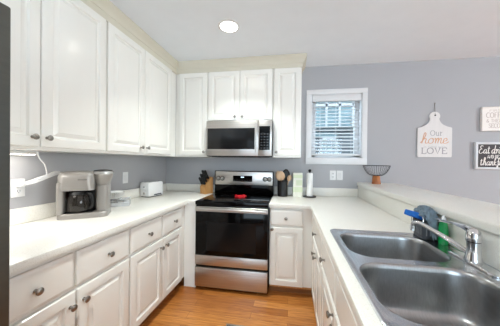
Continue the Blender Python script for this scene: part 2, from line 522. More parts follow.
# ---- wall cabinets, left (face plane x=FX)
DB = 1.398
def left_upper(ya, yb, label, fronts, z0=UB, depth=FX-0.002):
    c = cabinet('wall_cabinet', label, 'cabinet', (FX, ya, 0), PI/2, 0, yb-ya, z0, CROWN0-0.001, depth)
    for a, b, za, kn in fronts:
        front(c, 'door', a-ya, b-ya, za, DT, (kn[0]-ya, kn[1]))
    return c
left_upper(-2.240, -1.345, 'tall cream double-door wall cabinet above the coffee maker, nearest the fridge', [
    (-2.228, -1.789, DB, (-1.829, 1.450)), (-1.785, -1.354, DB, (-1.757, 1.450))])
left_upper(-1.344, -0.313, 'tall cream double-door wall cabinet above the toaster, on the left wall by the corner', [
    (-1.334, -0.909, DB, (-0.965, 1.450)), (-0.905, -0.440, DB, (-0.880, 1.450))])
left_upper(-3.18, -2.241, 'short cream wall cabinet above the refrigerator', [
    (-3.17, -2.713, 1.90, (-2.75, 1.95)), (-2.709, -2.252, 1.90, (-2.67, 1.95))], 1.87)
# ---- wall cabinets, back (face plane y=-FX)
def back_upper(xa, xb, label, fronts, z0=UB):
    c = cabinet('wall_cabinet', label, 'cabinet', (xa, -FX, 0), 0, 0, xb-xa, z0, CROWN0-0.001, FX-0.002)
    for a, b, za, kn in fronts:
        front(c, 'door', a-xa, b-xa, za, DT, (kn[0]-xa, kn[1]))
back_upper(FX+0.001, 0.7255, 'tall single-door cream wall cabinet left of the microwave', [(0.362, 0.718, DB, (0.690, 1.438))])
back_upper(0.7265, 1.5035, 'short double-door cream wall cabinet directly above the microwave', [
    (0.736, 1.114, 1.808, (1.065, 1.846)), (1.118, 1.494, 1.808, (1.155, 1.846))], 1.792)
back_upper(1.5045, CRX, 'tall single-door cream wall cabinet right of the microwave', [(1.515, 1.812, DB, (1.548, 1.438))])

# ================================================================== WORKTOPS
def cells(xs, ys, gone, z0, z1, bev=0.006):
    b = bmesh.new()
    V = {}
    def v(i, j, k):
        if (i, j, k) not in V:
            V[i, j, k] = b.verts.new((xs[i], ys[j], (z0, z1)[k]))
        return V[i, j, k]
    ok = lambda i, j: 0 <= i < len(xs)-1 and 0 <= j < len(ys)-1 and (i, j) not in gone
    for i in range(len(xs)-1):
        for j in range(len(ys)-1):
            if not ok(i, j):
                continue
            b.faces.new((v(i, j, 1), v(i+1, j, 1), v(i+1, j+1, 1), v(i, j+1, 1)))
            b.faces.new((v(i, j, 0), v(i, j+1, 0), v(i+1, j+1, 0), v(i+1, j, 0)))
            for (di, dj, A, B) in ((-1, 0, (i, j+1), (i, j)), (1, 0, (i+1, j), (i+1, j+1)), (0, -1, (i, j), (i+1, j)), (0, 1, (i+1, j+1), (i, j+1))):
                if not ok(i+di, j+dj):
                    b.faces.new((v(*A, 0), v(*B, 0), v(*B, 1), v(*A, 1)))
    bmesh.ops.recalc_face_normals(b, faces=b.faces)
    sharp = [e for e in b.edges if len(e.link_faces) == 2 and e.calc_face_angle() > 0.5]
    if bev:
        bmesh.ops.bevel(b, geom=sharp, offset=bev, segments=3, profile=0.5, affect='EDGES')
    m = MB()
    m._merge(b)
    return m
CZ0, CZ1, CF = 0.876, 0.914, 0.645
wl = thing('worktop', (0, 0, 0), 'L-shaped off-white worktop carrying the coffee maker and toaster, left of the range', 'countertop')
cells([0.001, CF, 0.7375], [-2.243, -CF, -0.001], {(1, 0)}, CZ0, CZ1, 0.003).build('slab', 'counter', wl)
tag(MB().box((0.001, -2.243, CZ1+0.0005), (0.021, -0.001, 1.015), 0.004).build('backsplash', 'counter'), 'long low off-white backsplash strip along the left wall behind the coffee maker and toaster', 'backsplash')
tag(MB().box((0.0215, -0.021, CZ1+0.0005), (0.7375, -0.001, 1.015), 0.004).build('backsplash', 'counter'), 'short low off-white backsplash strip on the back wall left of the range', 'backsplash')
wr_ = thing('worktop', (0, 0, 0), 'L-shaped off-white worktop holding the sink, right of the range', 'countertop')
cells([1.5025, 1.905, 1.968, 2.497, 2.532], [-2.97, -2.225, -1.42, -CF, -0.001], {(0, 0), (0, 1), (0, 2), (2, 1)}, CZ0, CZ1, 0.003).build('slab', 'counter', wr_)
tag(MB().box((1.5025, -0.021, CZ1+0.0005), (2.5145, -0.001, 1.015), 0.004).build('backsplash', 'counter'), 'low off-white backsplash strip on the back wall under the window', 'backsplash')
tag(MB().box((2.515, -2.97, CZ1+0.0005), (2.533, -0.001, 1.0505), 0.001).build('backsplash', 'counter'), 'tall off-white backsplash panel below the bar ledge, behind the sink', 'backsplash')
tag(MB().box((2.50, -3.06, 1.0525), (2.92, -0.001, 1.095), 0.009, 3).build('bar_top', 'counter'), 'long raised off-white breakfast bar ledge behind the sink', 'bar top')

# ================================================================== RANGE
R0, R1 = 0.7395, 1.4995
rg = thing('range', ((R0+R1)/2, -0.36, 0), 'stainless and black electric range with glass cooktop and oven door', 'range')
def L_(x, y, z):
    return (x-(R0+R1)/2, y+0.36, z)
MB().box(L_(R0, -0.645, 0.012), L_(R1, -0.025, 0.90), 0.003).build('body', 'blackpl', rg)
ct = MB().box(L_(R0-0.001, -0.672, 0.876), L_(R1+0.001, -0.045, 0.917), 0.006)
co = ct.build('cooktop', 'blackgl', rg)
for (bx, by, br) in ((0.94, -0.50, 0.11), (1.31, -0.50, 0.085), (0.94, -0.22, 0.075), (1.31, -0.22, 0.10)):
    r = MB()
    for q in (br, br*0.62):
        cx, cy, cz = L_(bx, by, 0.9172)
        r.loops([[(cx+(q+d)*math.cos(2*PI*k/48), cy+(q+d)*math.sin(2*PI*k/48), cz) for k in range(48)] for d in (0, 0.003)], False, False)
    r.build('burner_ring', 'ring', co)
dr = MB().box(L_(R0+0.004, -0.672, 0.362), L_(R1-0.004, -0.647, 0.868), 0.004).build('oven_door', 'blackgl', rg)
MB().box(L_(0.862, -0.6728, 0.410), L_(1.378, -0.6722, 0.706), 0.0002, 1).build('oven_window', 'dkreflect', dr)
MB().box(L_(R0+0.003, -0.676, 0.260), L_(R1-0.003, -0.647, 0.3615), 0.004).build('lower_trim', 'steel', dr)
MB().box(L_(R0+0.003, -0.6745, 0.812), L_(R1-0.003, -0.672, 0.862), 0.001, 1).build('upper_trim', 'steel', dr)
hd = MB().box(L_(R0+0.02, -0.715, 0.828), L_(R1-0.02, -0.697, 0.852), 0.008, 3)
hd.box(L_(R0+0.03, -0.70, 0.832), L_(R0+0.055, -0.672, 0.848), 0.003).box(L_(R1-0.055, -0.70, 0.832), L_(R1-0.03, -0.672, 0.848), 0.003)
hd.build('handle', 'steel', dr)
MB().box(L_(R0+0.003, -0.676, 0.036), L_(R1-0.003, -0.647, 0.236), 0.004).build('storage_drawer', 'steel', rg)
bgd = MB().box(L_(R0, -0.095, 0.9175), L_(R1, -0.025, 1.208), 0.004).build('backguard', 'blackgl', rg)
fp = MB().box(L_(R0+0.010, -0.104, 1.032), L_(R1-0.010, -0.0955, 1.200), 0.004).build('control_panel', 'steel', bgd)
MB().box(L_(0.985, -0.1062, 1.075), L_(1.235, -0.1045, 1.150), 0.0005, 1).build('display', 'blackgl', bgd)
dg = MB()
cx, cy, cz = L_(1.09, -0.1072, 1.125)
for k in range(3):
    dg.box((cx+k*0.014, cy, cz), (cx+k*0.014+0.009, cy+0.0005, cz+0.012))
dg.build('clock_digits', 'led', bgd)
kb = MB()
for k in range(7):
    x, y, z = L_(1.0+k*0.033, -0.1072, 1.088)
    kb.box((x, y, z), (x+0.016, y+0.0005, z+0.006))
kb.build('touch_keys', 'ring', bgd)
for kx in (0.790, 0.844, 1.395, 1.449):
    x, y, z = L_(kx, -0.104, 1.112)
    k = MB().lathe([(0.024, 0), (0.024, 0.006), (0.020, 0.008), (0.018, 0.026), (0.015, 0.028)], 24, T(x, y, z, 0, PI/2))
    MB().lathe([(0.030, 0), (0.030, 0.002), (0.024, 0.003)], 24, T(x, y, z, 0, PI/2)).build('knob_bezel', 'blackpl', bgd)
    k.box((x-0.003, y-0.034, z-0.018), (x+0.003, y-0.026, z+0.018), 0.001)
    k.build('knob', 'nickel', bgd)

# ================================================================== MICROWAVE
mw = thing('microwave', (1.1245, -0.2, UB+0.004), 'stainless over-the-range microwave with black window, mounted above the range', 'microwave')
def K_(x, y, z):
    return (x-1.1245, y+0.2, z-(UB+0.004))
MB().box(K_(0.7465, -0.385, 1.384), K_(1.5025, -0.004, 1.790), 0.003).build('body', 'blackpl', mw)
dd = MB().box(K_(0.7465, -0.412, 1.392), K_(1.352, -0.3855, 1.789), 0.004).build('door', 'steel', mw)
MB().box(K_(0.760, -0.4135, 1.466), K_(1.312, -0.412, 1.704), 0.0006, 1).build('door_window', 'mwglass', dd)
hh = MB().box(K_(1.322, -0.452, 1.43), K_(1.343, -0.436, 1.76), 0.006, 3)
hh.box(K_(1.325, -0.44, 1.445), K_(1.340, -0.411, 1.465), 0.003).box(K_(1.325, -0.44, 1.725), K_(1.340, -0.411, 1.745), 0.003)
hh.build('handle', 'steel', dd)
cpn = MB().box(K_(1.353, -0.412, 1.392), K_(1.5025, -0.3855, 1.789), 0.004).build('control_panel', 'steel', mw)
MB().box(K_(1.362, -0.4135, 1.458), K_(1.482, -0.412, 1.722), 0.0006, 1).build('keypad', 'blackgl', cpn)
for i in range(3):
    for j in range(6):
        x, y, z = K_(1.378+i*0.034, -0.4142, 1.475+j*0.031)
        MB().box((x, y, z), (x+0.018, y+0.0006, z+0.010)).build('button', 'ring', cpn)
vg = MB()
for k in range(6):
    vg.box(K_(0.80, -0.36+k*0.05, 1.379), K_(1.45, -0.335+k*0.05, 1.3845))
vg.build('vent_grille', 'blackpl', mw)

# ================================================================== REFRIGERATOR
fr = thing('refrigerator', (0.43, -2.71, 0), 'tall dark slate refrigerator at the left edge, beside the worktop end', 'refrigerator')
MB().box((-0.40, -0.455, 0.02), (0.34, 0.455, 1.78), 0.006).build('body', 'blackpl', fr)
for nm, y0, y1, z0, z1 in (('door', -0.455, -0.002, 0.72, 1.797), ('door', 0.002, 0.455, 0.72, 1.797), ('freezer_drawer', -0.455, 0.455, 0.06, 0.715)):
    d = MB().box((0.342, y0, z0), (0.426, y1, z1), 0.006, 3).build(nm, 'fridge', fr)
    if nm == 'door':
        yy = -0.05 if y0 < -0.1 else 0.05
        h = MB().tube([(0.42, yy, 0.86), (0.46, yy, 0.88), (0.46, yy, 1.66), (0.42, yy, 1.68)], 0.011, 10)
    else:
        h = MB().tube([(0.42, -0.38, 0.64), (0.46, -0.36, 0.64), (0.46, 0.36, 0.64), (0.42, 0.38, 0.64)], 0.011, 10)
    h.build('handle', 'nickel', d)

# ================================================================== SINK + FAUCET
sk = thing('kitchen_sink', (2.23, -1.82, CZ1), 'double-bowl stainless steel drop-in sink set in the right worktop', 'sink')
SX, SY, SZ = 2.23, -1.82, CZ1
def sl(loop):
    return [(x-SX, y-SY, z-SZ) for x, y, z in loop]
far = (1.988, 2.420, -1.792, -1.447)
near = (1.978, 2.420, -2.198, -1.838)
db = bmesh.new()
outer = sl(rrect(1.962, 2.503, -2.232, -1.413, 0.038, 0.9185))
holes = [sl(rrect(*far, 0.10, 0.9175)), sl(rrect(*near, 0.10, 0.9175))]
es = []
for lp in [outer] + holes:
    vs = [db.verts.new(p) for p in lp]
    for a, b in zip(vs, vs[1:]+vs[:1]):
        es.append(db.edges.new((a, b)))
bmesh.ops.triangle_fill(db, use_beauty=True, use_dissolve=False, edges=es, normal=(0, 0, 1))
dm = MB()
dm._merge(db)
dm.loops([sl(rrect(1.951, 2.513, -2.243, -1.402, 0.045, 0.9145)), sl(rrect(1.951, 2.513, -2.243, -1.402, 0.045, 0.919)), sl(rrect(1.954, 2.510, -2.240, -1.405, 0.044, 0.9215)),
          sl(rrect(1.958, 2.506, -2.236, -1.409, 0.041, 0.9215)), outer], False, False)
deck = dm.build('deck', 'sinkrim', sk, ang=40)
for bx in (far, near):
    x0, x1, y0, y1 = bx
    prof = [(0, 0.9175, 0.10), (0.003, 0.9165, 0.098), (0.007, 0.911, 0.096), (0.010, 0.895, 0.094), (0.018, 0.78, 0.09), (0.024, 0.752, 0.085), (0.036, 0.738, 0.075), (0.060, 0.731, 0.06), (0.12, 0.729, 0.03)]
    lp = [sl(rrect(x0+i, x1-i, y0+i, y1-i, r, z)) for i, z, r in prof]
    bw = MB().loops(lp, False, True).build('bowl', 'sinksteel', sk, ang=60)
    dx, dy = (x0+x1)/2-SX, (y0+y1)/2-SY
    MB().lathe([(0.056, -0.1845), (0.052, -0.1815), (0.04, -0.1825), (0.034, -0.187), (0.006, -0.187), (0.005, -0.179)], 24, T(dx, dy, 0)).build('drain', 'chrome', bw)

FXc, FYc = 2.466, -1.775
fa = thing('faucet', (FXc, FYc, 0.9187), 'chrome single-lever faucet with long swivel spout on the sink deck', 'faucet')
ring = []
for z, s in ((0, 1.0), (0.005, 1.0), (0.009, 0.9), (0.011, 0.75)):
    ring.append([(x*s, y*s, z) for x, y, _ in rrect(-0.026, 0.026, -0.125, 0.125, 0.0255, 0)])
MB().loops(ring).build('base_plate', 'chrome', fa)
MB().lathe([(0.030, 0.006), (0.029, 0.018), (0.0245, 0.034), (0.0225, 0.070), (0.0235, 0.088)], 24).build('body', 'chrome', fa)
lv = MB().lathe([(0.0225, 0.089), (0.0255, 0.091), (0.0265, 0.102), (0.0255, 0.118), (0.022, 0.131), (0.015, 0.140), (0.006, 0.144)], 24)
lv.tube(smoothpts([(0, 0.004, 0.127), (-0.001, 0.045, 0.134), (-0.003, 0.10, 0.133), (-0.006, 0.16, 0.128), (-0.008, 0.225, 0.124)]), [0.0165-0.0095*min(1, k/12) for k in range(25)], 10)
lv.build('lever', 'chrome', fa)
sp = MB().tube(smoothpts([(-0.012, 0.016, 0.040), (-0.035, 0.060, 0.062), (-0.068, 0.125, 0.085), (-0.095, 0.180, 0.103), (-0.108, 0.205, 0.105), (-0.116, 0.222, 0.096), (-0.118, 0.226, 0.078)]), 0.0105, 12)
sp.lathe([(0.0125, 0), (0.0125, 0.022), (0.0105, 0.024)], 16, T(-0.118, 0.226, 0.060))
sp.build('spout', 'chrome', fa)

# caddy with sponge and cloth behind the far bowl
cd = thing('sink_caddy', (2.462, -1.458, 0.9187), 'dark grey slatted sponge caddy at the back corner of the sink', 'caddy')
cd.scale = (0.9, 0.92, 1.12)
b = MB()
pr = [rrect(-0.046-k, 0.046+k, -0.060-k, 0.060+k, 0.018, z) for k, z in ((-0.006, 0), (0, 0.004), (0.004, 0.085), (0.002, 0.085), (-0.004, 0.006))]
b.loops(pr, True, True)
b.build('tub', 'dkgrey', cd)
sl_ = MB()
for k in range(5):
    sl_.box((-0.0525, -0.045+k*0.02, 0.02), (-0.0495, -0.039+k*0.02, 0.07), 0.001, 1)
for k in range(4):
    sl_.box((-0.036+k*0.02, -0.0665, 0.02), (-0.030+k*0.02, -0.0635, 0.07), 0.001, 1)
sl_.build('slats', 'midgrey', cd)
b = MB().tube(smoothpts([(-0.048, 0.062, 0.05), (-0.050, 0.064, 0.088), (-0.046, 0.060, 0.110), (-0.046, 0.01, 0.112), (-0.046, -0.05, 0.105), (-0.050, -0.06, 0.085)]), 0.0025, 8)
b.build('wire_hanger', 'chrome', cd)
sp_ = MB().box((-0.030, -0.052, -0.016), (0.030, 0.052, 0.016), 0.006, 3, T(2.425, -1.424, 1.032, 0.25, 0, 0.35))
tag(sp_.build('sponge', 'blue'), 'bright blue sponge sticking out of the sink caddy', 'sponge')
# crumpled cloth bulging out of the caddy and hanging over its near side
from mathutils import noise
cl = bmesh.new()
bmesh.ops.create_icosphere(cl, subdivisions=5, radius=1)
for v in cl.verts:
    d = v.co.normalized()
    n1 = noise.noise(d*2.2+Vector((3, 1, 2)))
    n2 = 1-abs(noise.noise(d*3.4+Vector((7, 4, 1))))*2
    r = 0.95 + 0.34*n1 + 0.22*n2
    p = Vector((d.x*0.036*r, d.y*0.066*r, d.z*0.036*r))
    if p.y < -0.040:                       # falls over the near side
        p.z -= (-(p.y+0.040))*2.6
        p.y -= 0.012
    v.co = p + Vector((2.458, -1.458, 1.052))
mm = MB(); mm._merge(cl)
tag(mm.build('dish_cloth', 'cloth', ang=80), 'crumpled grey-blue dish cloth stuffed in the sink caddy', 'cloth')

so = thing('dish_soap_bottle', (2.486, -1.560, 0.9187), 'green dish soap bottle with pale cap between caddy and faucet', 'soap bottle')
so.scale = (0.8, 0.8, 1.08)
MB().loops([[(x*s, y*s, z) for x, y, _ in rrect(-0.021, 0.021, -0.029, 0.029, 0.018, 0)] for z, s in ((0, 0.9), (0.004, 1.0), (0.06, 0.98), (0.085, 0.9), (0.10, 0.72), (0.108, 0.5))]).build('bottle', 'green', so)
MB().lathe([(0.013, 0.107), (0.013, 0.120), (0.010, 0.123), (0.006, 0.134), (0.004, 0.136)], 16).build('cap', 'white_pl', so)

# ================================================================== COFFEE MAKER
ang = math.atan2(0.56, 0.83)
cm = thing('coffee_maker', (0.201, -1.386, CZ1), 'greige dual coffee maker with glass carafe, left on the worktop near the fridge', 'coffee maker', rz=ang)
cm.scale = (0.95, 1.0, 1.12)
# local: x along the front (left to right), -y towards the front. width 0.31, depth 0.22
def bodyring(z, x0=-0.155, x1=0.065, y0=-0.115, y1=0.10, r=0.05):
    return rrect(x0, x1, y0, y1, r, z)
b = MB()
b.loops([bodyring(0.225), bodyring(0.262), bodyring(0.278, -0.150, 0.060, -0.110, 0.096), bodyring(0.290, -0.138, 0.048, -0.098, 0.084), bodyring(0.295, -0.11, 0.02, -0.07, 0.06)])
b.loops([bodyring(0.030, y0=0.005), bodyring(0.226, y0=0.005)])                 # back column
b.loops([bodyring(0.030, x1=-0.112, r=0.02), bodyring(0.226, x1=-0.112, r=0.02)])  # left cheek
b.loops([bodyring(0.175, y0=-0.112, r=0.03), bodyring(0.227, y0=-0.115, r=0.05)])
b.build('housing', 'greige', cm)
MB().loops([bodyring(0.0, x1=0.155, y0=-0.118, r=0.045), bodyring(0.026, x1=0.155, y0=-0.118, r=0.045), bodyring(0.033, -0.148, 0.148, -0.111, 0.094, 0.04)]).build('base', 'greige', cm)
MB().loops([rrect(-0.110, 0.058, -0.108, 0.0, 0.02, 0.0335), rrect(-0.110, 0.058, -0.108, 0.0, 0.02, 0.039)]).build('warming_plate', 'blackpl', cm)
MB().box((-0.1115, -0.002, 0.036), (0.064, 0.0048, 0.175)).build('inner_back', 'blackpl', cm)
ca = MB().lathe([(0.058, 0.040), (0.066, 0.046), (0.070, 0.085), (0.064, 0.125), (0.054, 0.145)], 28, T(-0.035, -0.055, 0)).build('carafe', 'glass_dark', cm)
MB().lathe([(0.056, 0.145), (0.058, 0.152), (0.050, 0.166), (0.02, 0.170)], 28, T(-0.035, -0.055, 0)).build('carafe_lid', 'blackpl', ca)
MB().tube(smoothpts([(0.018, -0.085, 0.150), (0.050, -0.112, 0.152), (0.064, -0.120, 0.120), (0.060, -0.116, 0.075), (0.040, -0.102, 0.062)]), 0.009, 8).build('carafe_handle', 'blackpl', ca)
MB().box((-0.025, -0.1165, 0.240), (0.030, -0.1145, 0.250), 0.0006, 1).build('badge', 'silver_pl', cm)
tw = MB().loops([rrect(0.068, 0.150, -0.060, 0.095, 0.03, z) for z in (0.03, 0.20)])
tw.lathe([(0.040, 0.17), (0.046, 0.20), (0.058, 0.240), (0.067, 0.268), (0.069, 0.272)], 28, T(0.110, -0.005, 0))
tw.build('pod_tower', 'greige', cm)
MB().lathe([(0.070, 0.2725), (0.074, 0.278), (0.074, 0.288), (0.066, 0.294)], 28, T(0.110, -0.005, 0)).build('pod_rim', 'silver_pl', cm)
MB().lathe([(0.065, 0.2943), (0.060, 0.300), (0.03, 0.305)], 28, T(0.110, -0.005, 0)).build('pod_lid', 'blackpl', cm)
MB().tube(smoothpts([(-0.150, 0.07, 0.05), (-0.176, 0.055, 0.03), (-0.186, 0.055, 0.10), (-0.176, 0.062, 0.145), (-0.160, 0.075, 0.12)]), 0.004, 8).build('power_cord', 'blackpl', cm)

# acrylic pod drawer + stack of paper filters
pd = thing('pod_drawer', (0.150, -1.030, CZ1), 'clear acrylic pod holder beside the coffee maker', 'pod holder', rz=ang)
b = MB()
for z in (0.0, 0.060):
    b.box((-0.10, -0.07, z), (0.10, 0.07, z+0.004))
for x in (-0.10, -0.052, -0.002, 0.048, 0.097):
    b.box((x, -0.07, 0.004), (x+0.003, 0.07, 0.060))
b.box((-0.10, 0.067, 0.004), (0.10, 0.07, 0.060)).box((-0.10, -0.07, 0.004), (0.10, -0.067, 0.035))
b.build('case', 'clear', pd)
pdh = MB().box((-0.10, -0.071, 0.041), (0.10, -0.0675, 0.046), 0.001, 1).build('rim', 'silver_pl', pd)
_R = Matrix.Rotation(ang, 4, 'Z')
def podpos(x, y, z):
    v = _R @ Vector((x, y, z))
    return (0.150+v.x, -1.030+v.y, CZ1+v.z)
pm = None
for i in range(4):
    for j in range(2):
        if pm is None:
            p = MB().lathe([(0.017, 0), (0.0195, 0.03), (0.022, 0.042), (0.022, 0.044), (0.004, 0.0442)], 16).build('coffee_pod', 'white_pl')
            pm = p
        else:
            p = pm.copy(); C.objects.link(p)
        p.location = podpos(-0.0735+i*0.0495, -0.035+j*0.07, 0.0045)
        tag(p, 'white coffee pod lying in the clear pod holder', 'coffee pod', 'coffee pods in the clear holder')
fl = MB()
for s in range(9):
    lps = []
    for r, z in ((0.044, 0.002), (0.082, 0.034)):
        lps.append([((r + (0.0060*(-1)**k if r > 0.05 else 0.001*(-1)**k))*math.cos(2*PI*k/72), (r + (0.0060*(-1)**k if r > 0.05 else 0.001*(-1)**k))*math.sin(2*PI*k/72), z+s*0.0035) for k in range(72)])
    fl.loops(lps, True, False)
    fl.loops([[(x, y, z+0.0008) for x, y, z in lp] for lp in lps], True, False)
f_ = fl.build('coffee_filters', 'paper', smooth=False)
f_.location = podpos(-0.03, 0, 0.0645)
tag(f_, 'stack of white fluted coffee filters on top of the pod holder', 'coffee filters')

# ================================================================== TOASTER
to = thing('toaster', (0.104, -0.465, CZ1), 'white toaster on the left worktop near the corner', 'toaster', rz=math.radians(-6))
to.scale = (0.86, 0.86, 0.92)
# local: long axis y, control end faces -y
b = MB().loops([rrect(-0.082+i, 0.082-i, -0.135+i, 0.135-i, 0.028, z) for i, z in ((0.004, 0.010), (0, 0.014), (0, 0.165), (0.005, 0.177), (0.015, 0.182))])
b.build('shell', 'white_pl', to)
MB().loops([rrect(-0.074, 0.074, -0.127, 0.127, 0.025, z) for z in (0.0, 0.0098)]).build('base', 'blackpl', to)
sb = MB()
for x in (-0.040, 0.018):
    sb.box((x, -0.10, 0.1815), (x+0.026, 0.10, 0.1828))
sb.build('bread_slots', 'blackpl', to)
MB().box((-0.014, -0.150, 0.120), (0.014, -0.135, 0.132), 0.003).build('lever', 'silver_pl', to)
MB().lathe([(0.016, 0), (0.015, 0.010), (0.011, 0.012)], 16, T(0.0, -0.1352, 0.050, 0, PI/2)).build('browning_dial', 'silver_pl', to)
for k in range(3):
    MB().box((-0.030+k*0.022, -0.1375, 0.085), (-0.016+k*0.022, -0.1352, 0.093), 0.001, 1).build('button', 'ltgrey', to)
MB().box((0.0822, -0.055, 0.018), (0.0865, 0.085, 0.034), 0.002).build('grey_bar', 'dkgrey', to)  # dark grey bar low on the long side

# ================================================================== ITEMS LEFT AND RIGHT OF THE RANGE
kbk = thing('knife_block', (0.645, -0.118, CZ1), 'blond wooden knife block in the corner left of the range', 'knife block', rz=math.radians(-28))
poly = [(-0.070, 0.0), (0.055, 0.0), (0.055, 0.205), (0.028, 0.215), (-0.070, 0.095)]   # (depth y, z), low at the front
MB().prism([(u, v) for u, v in poly], -0.050, 0.050, 'x').build('block', 'bamboo', kbk)
sd = Vector((0, 0.098, 0.120)).normalized()          # along the sloped top, front to back
nd = Vector((0, -0.120, 0.098)).normalized()         # out of the slope
n_ = 0
for row, (t, length) in enumerate(((0.028, 0.098), (0.068, 0.112), (0.115, 0.122))):
    for x in (-0.030, 0.0, 0.030):
        base = Vector((x, -0.070, 0.095)) + sd*t
        kt = Matrix.Translation(kbk.location) @ Matrix.Rotation(math.radians(-28), 4, 'Z') @ Matrix.Translation(base + nd*0.007)
        q = Vector((0, 0, 1)).rotation_difference((nd*0.75 + Vector((0, 0, 0.66))).normalized()).to_matrix().to_4x4()
        k = thing('kitchen_knife', (0, 0, 0), 'black-handled kitchen knife standing in the wooden knife block', 'knife', 'knives in the block')
        k.matrix_world = kt @ q
        MB().loops([[(u*s, w*s, z) for u, w, _ in rrect(-0.0075, 0.0075, -0.013, 0.013, 0.005, 0, 4)] for z, s in ((0.002, 0.8), (0.012, 0.95), (length*0.5, 0.85), (length*0.85, 1.05), (length, 0.8))]).build('handle', 'blackpl', k)
        MB().box((-0.003, -0.011, -0.001), (0.003, 0.011, 0.004)).build('bolster', 'nickel', k)

cr = thing('utensil_crock', (1.614, -0.135, CZ1), 'black cylindrical utensil crock right of the range', 'crock')
MB().lathe([(0.056, 0), (0.061, 0.003), (0.062, 0.185), (0.060, 0.188), (0.057, 0.185), (0.056, 0.012), (0.01, 0.012)], 28).build('crock_body', 'blackpl', cr)
def utensil(name, label, m, hx, hy, tilt, rz, head):
    o = thing(name, (1.614+hx, -0.135+hy, CZ1+0.014), label, 'utensil', 'cooking utensils in the crock')
    o.rotation_euler = (0, tilt, rz)
    o2 = MB().tube([(0, 0, 0), (0, 0, 0.20)], [0.006, 0.005], 8).build('handle', m, o)
    w, h, th, curve = head
    lps = []
    for t in [i/12 for i in range(13)]:
        hw = w*math.sin(PI*(0.08+0.90*t))**0.55
        lps.append([(hw*math.cos(a), curve*math.sin(PI*t) + th*math.sin(a), 0.18+h*t) for a in [2*PI*k/14 for k in range(14)]])
    MB().loops(lps).build('head', m, o)
utensil('wooden_spoon', 'pale wooden spoon with a broad round head at the front of the crock', 'beech', -0.008, -0.034, -0.05, 0.15, (0.047, 0.112, 0.005, -0.008))
utensil('wooden_spatula', 'pale wooden spatula leaning left in the black crock', 'beech', -0.012, 0.010, -0.17, 0.1, (0.032, 0.115, 0.004, 0.0))
utensil('wooden_spatula', 'pale wooden spatula leaning right in the black crock', 'beech', 0.024, 0.000, 0.27, -0.1, (0.026, 0.072, 0.004, 0.0))
utensil('serving_spoon', 'black spoon with broad head standing behind the wooden spoons', 'blackpl', 0.012, 0.016, 0.10, 0.1, (0.050, 0.135, 0.005, -0.010))
utensil('spatula', 'black spatula tilting right at the back of the crock', 'blackpl', 0.014, 0.036, 0.15, -0.1, (0.036, 0.12, 0.004, 0.0))

ctn = thing('carton', (1.794, -0.105, CZ1), 'tall narrow white and pale green carton between crock and paper towel', 'carton', rz=math.radians(4))
MB().box((-0.055, -0.036, 0), (0.055, 0.036, 0.285), 0.002, 1).build('box', 'carton', ctn)
pb = MB().box((-0.0552, -0.0364, 0.055), (0.0552, 0.0364, 0.115))
pb.box((-0.0552, -0.0364, 0.225), (0.0552, 0.0364, 0.262)).box((-0.020, -0.0364, 0.135), (0.052, -0.0358, 0.20))
pb.build('printed_band', 'cartgreen', ctn)

ph = thing('paper_towel_holder', (1.936, -0.118, CZ1), 'black upright paper towel holder with round base under the window', 'paper towel holder')
MB().lathe([(0.077, 0), (0.079, 0.004), (0.077, 0.010), (0.02, 0.013)], 32).build('base', 'blackpl', ph)
MB().tube([(0, 0, 0.012), (0, 0, 0.312)], 0.006, 10).build('post', 'blackpl', ph)
MB().lathe([(0.012, 0.300), (0.017, 0.306), (0.017, 0.322), (0.012, 0.330), (0.004, 0.332)], 16).build('finial', 'blackpl', ph)
pr_ = MB().lathe([(0.020, 0.0), (0.036, 0.0), (0.036, 0.272), (0.020, 0.272), (0.020, 0.0)], 32, None, False, False).build('paper_towel_roll', 'paper')
pr_.location = (1.936, -0.118, CZ1+0.0135)
tag(pr_, 'thin white paper towel roll on the black holder', 'paper towel')

# red spoon rest shaped like a flattened flower on the cooktop
rd = bmesh.new()
lps = []
for s, z in ((1.0, 0.0), (1.04, 0.006), (0.93, 0.018), (0.80, 0.014), (0.35, 0.008)):
    lps.append([((0.064+0.010*math.cos(5*a+0.6))*s*math.cos(a)*1.15, (0.05+0.008*math.cos(4*a))*s*math.sin(a), z + (0.012*max(0, math.cos(a*2-0.6)) if s > 0.5 and z > 0.001 else 0)) for a in [2*PI*k/40 for k in range(40)]])
rd_ = MB().loops(lps)
rd_.box((0.05, -0.012, 0.004), (0.105, 0.012, 0.018), 0.005, 2, T(0, 0, 0, 0.25))
ro = rd_.build('spoon_rest', 'red', ang=60)
ro.location = (1.140, -0.365, 0.9172)
ro.scale = (0.70, 0.8, 1.2)
tag(ro, 'small red spoon rest lying on the black glass cooktop', 'spoon rest')

# ================================================================== WIRE FRUIT BOWL
fb = thing('fruit_bowl', (2.662, -0.165, 1.095), 'black wire fruit bowl on wooden foot at the end of the bar', 'fruit bowl')
MB().lathe([(0.046, 0), (0.046, 0.004), (0.037, 0.086), (0.034, 0.090)], 28).build('foot', 'acacia', fb)
wb_ = MB()
prof = [(0.030, 0.092), (0.062, 0.096), (0.088, 0.112), (0.110, 0.140), (0.126, 0.172), (0.137, 0.204)]
for k in range(36):
    a = 2*PI*k/36
    wb_.tube([(r*math.cos(a), r*math.sin(a), z) for r, z in prof], 0.0011, 5)
for r, z, w in ((0.030, 0.092, 0.0022), (0.137, 0.204, 0.0030), (0.062, 0.096, 0.0016)):
    wb_.tube([(r*math.cos(2*PI*k/40), r*math.sin(2*PI*k/40), z) for k in range(40)], w, 6, closed=True)
wb_.build('wire_basket', 'wire', fb)

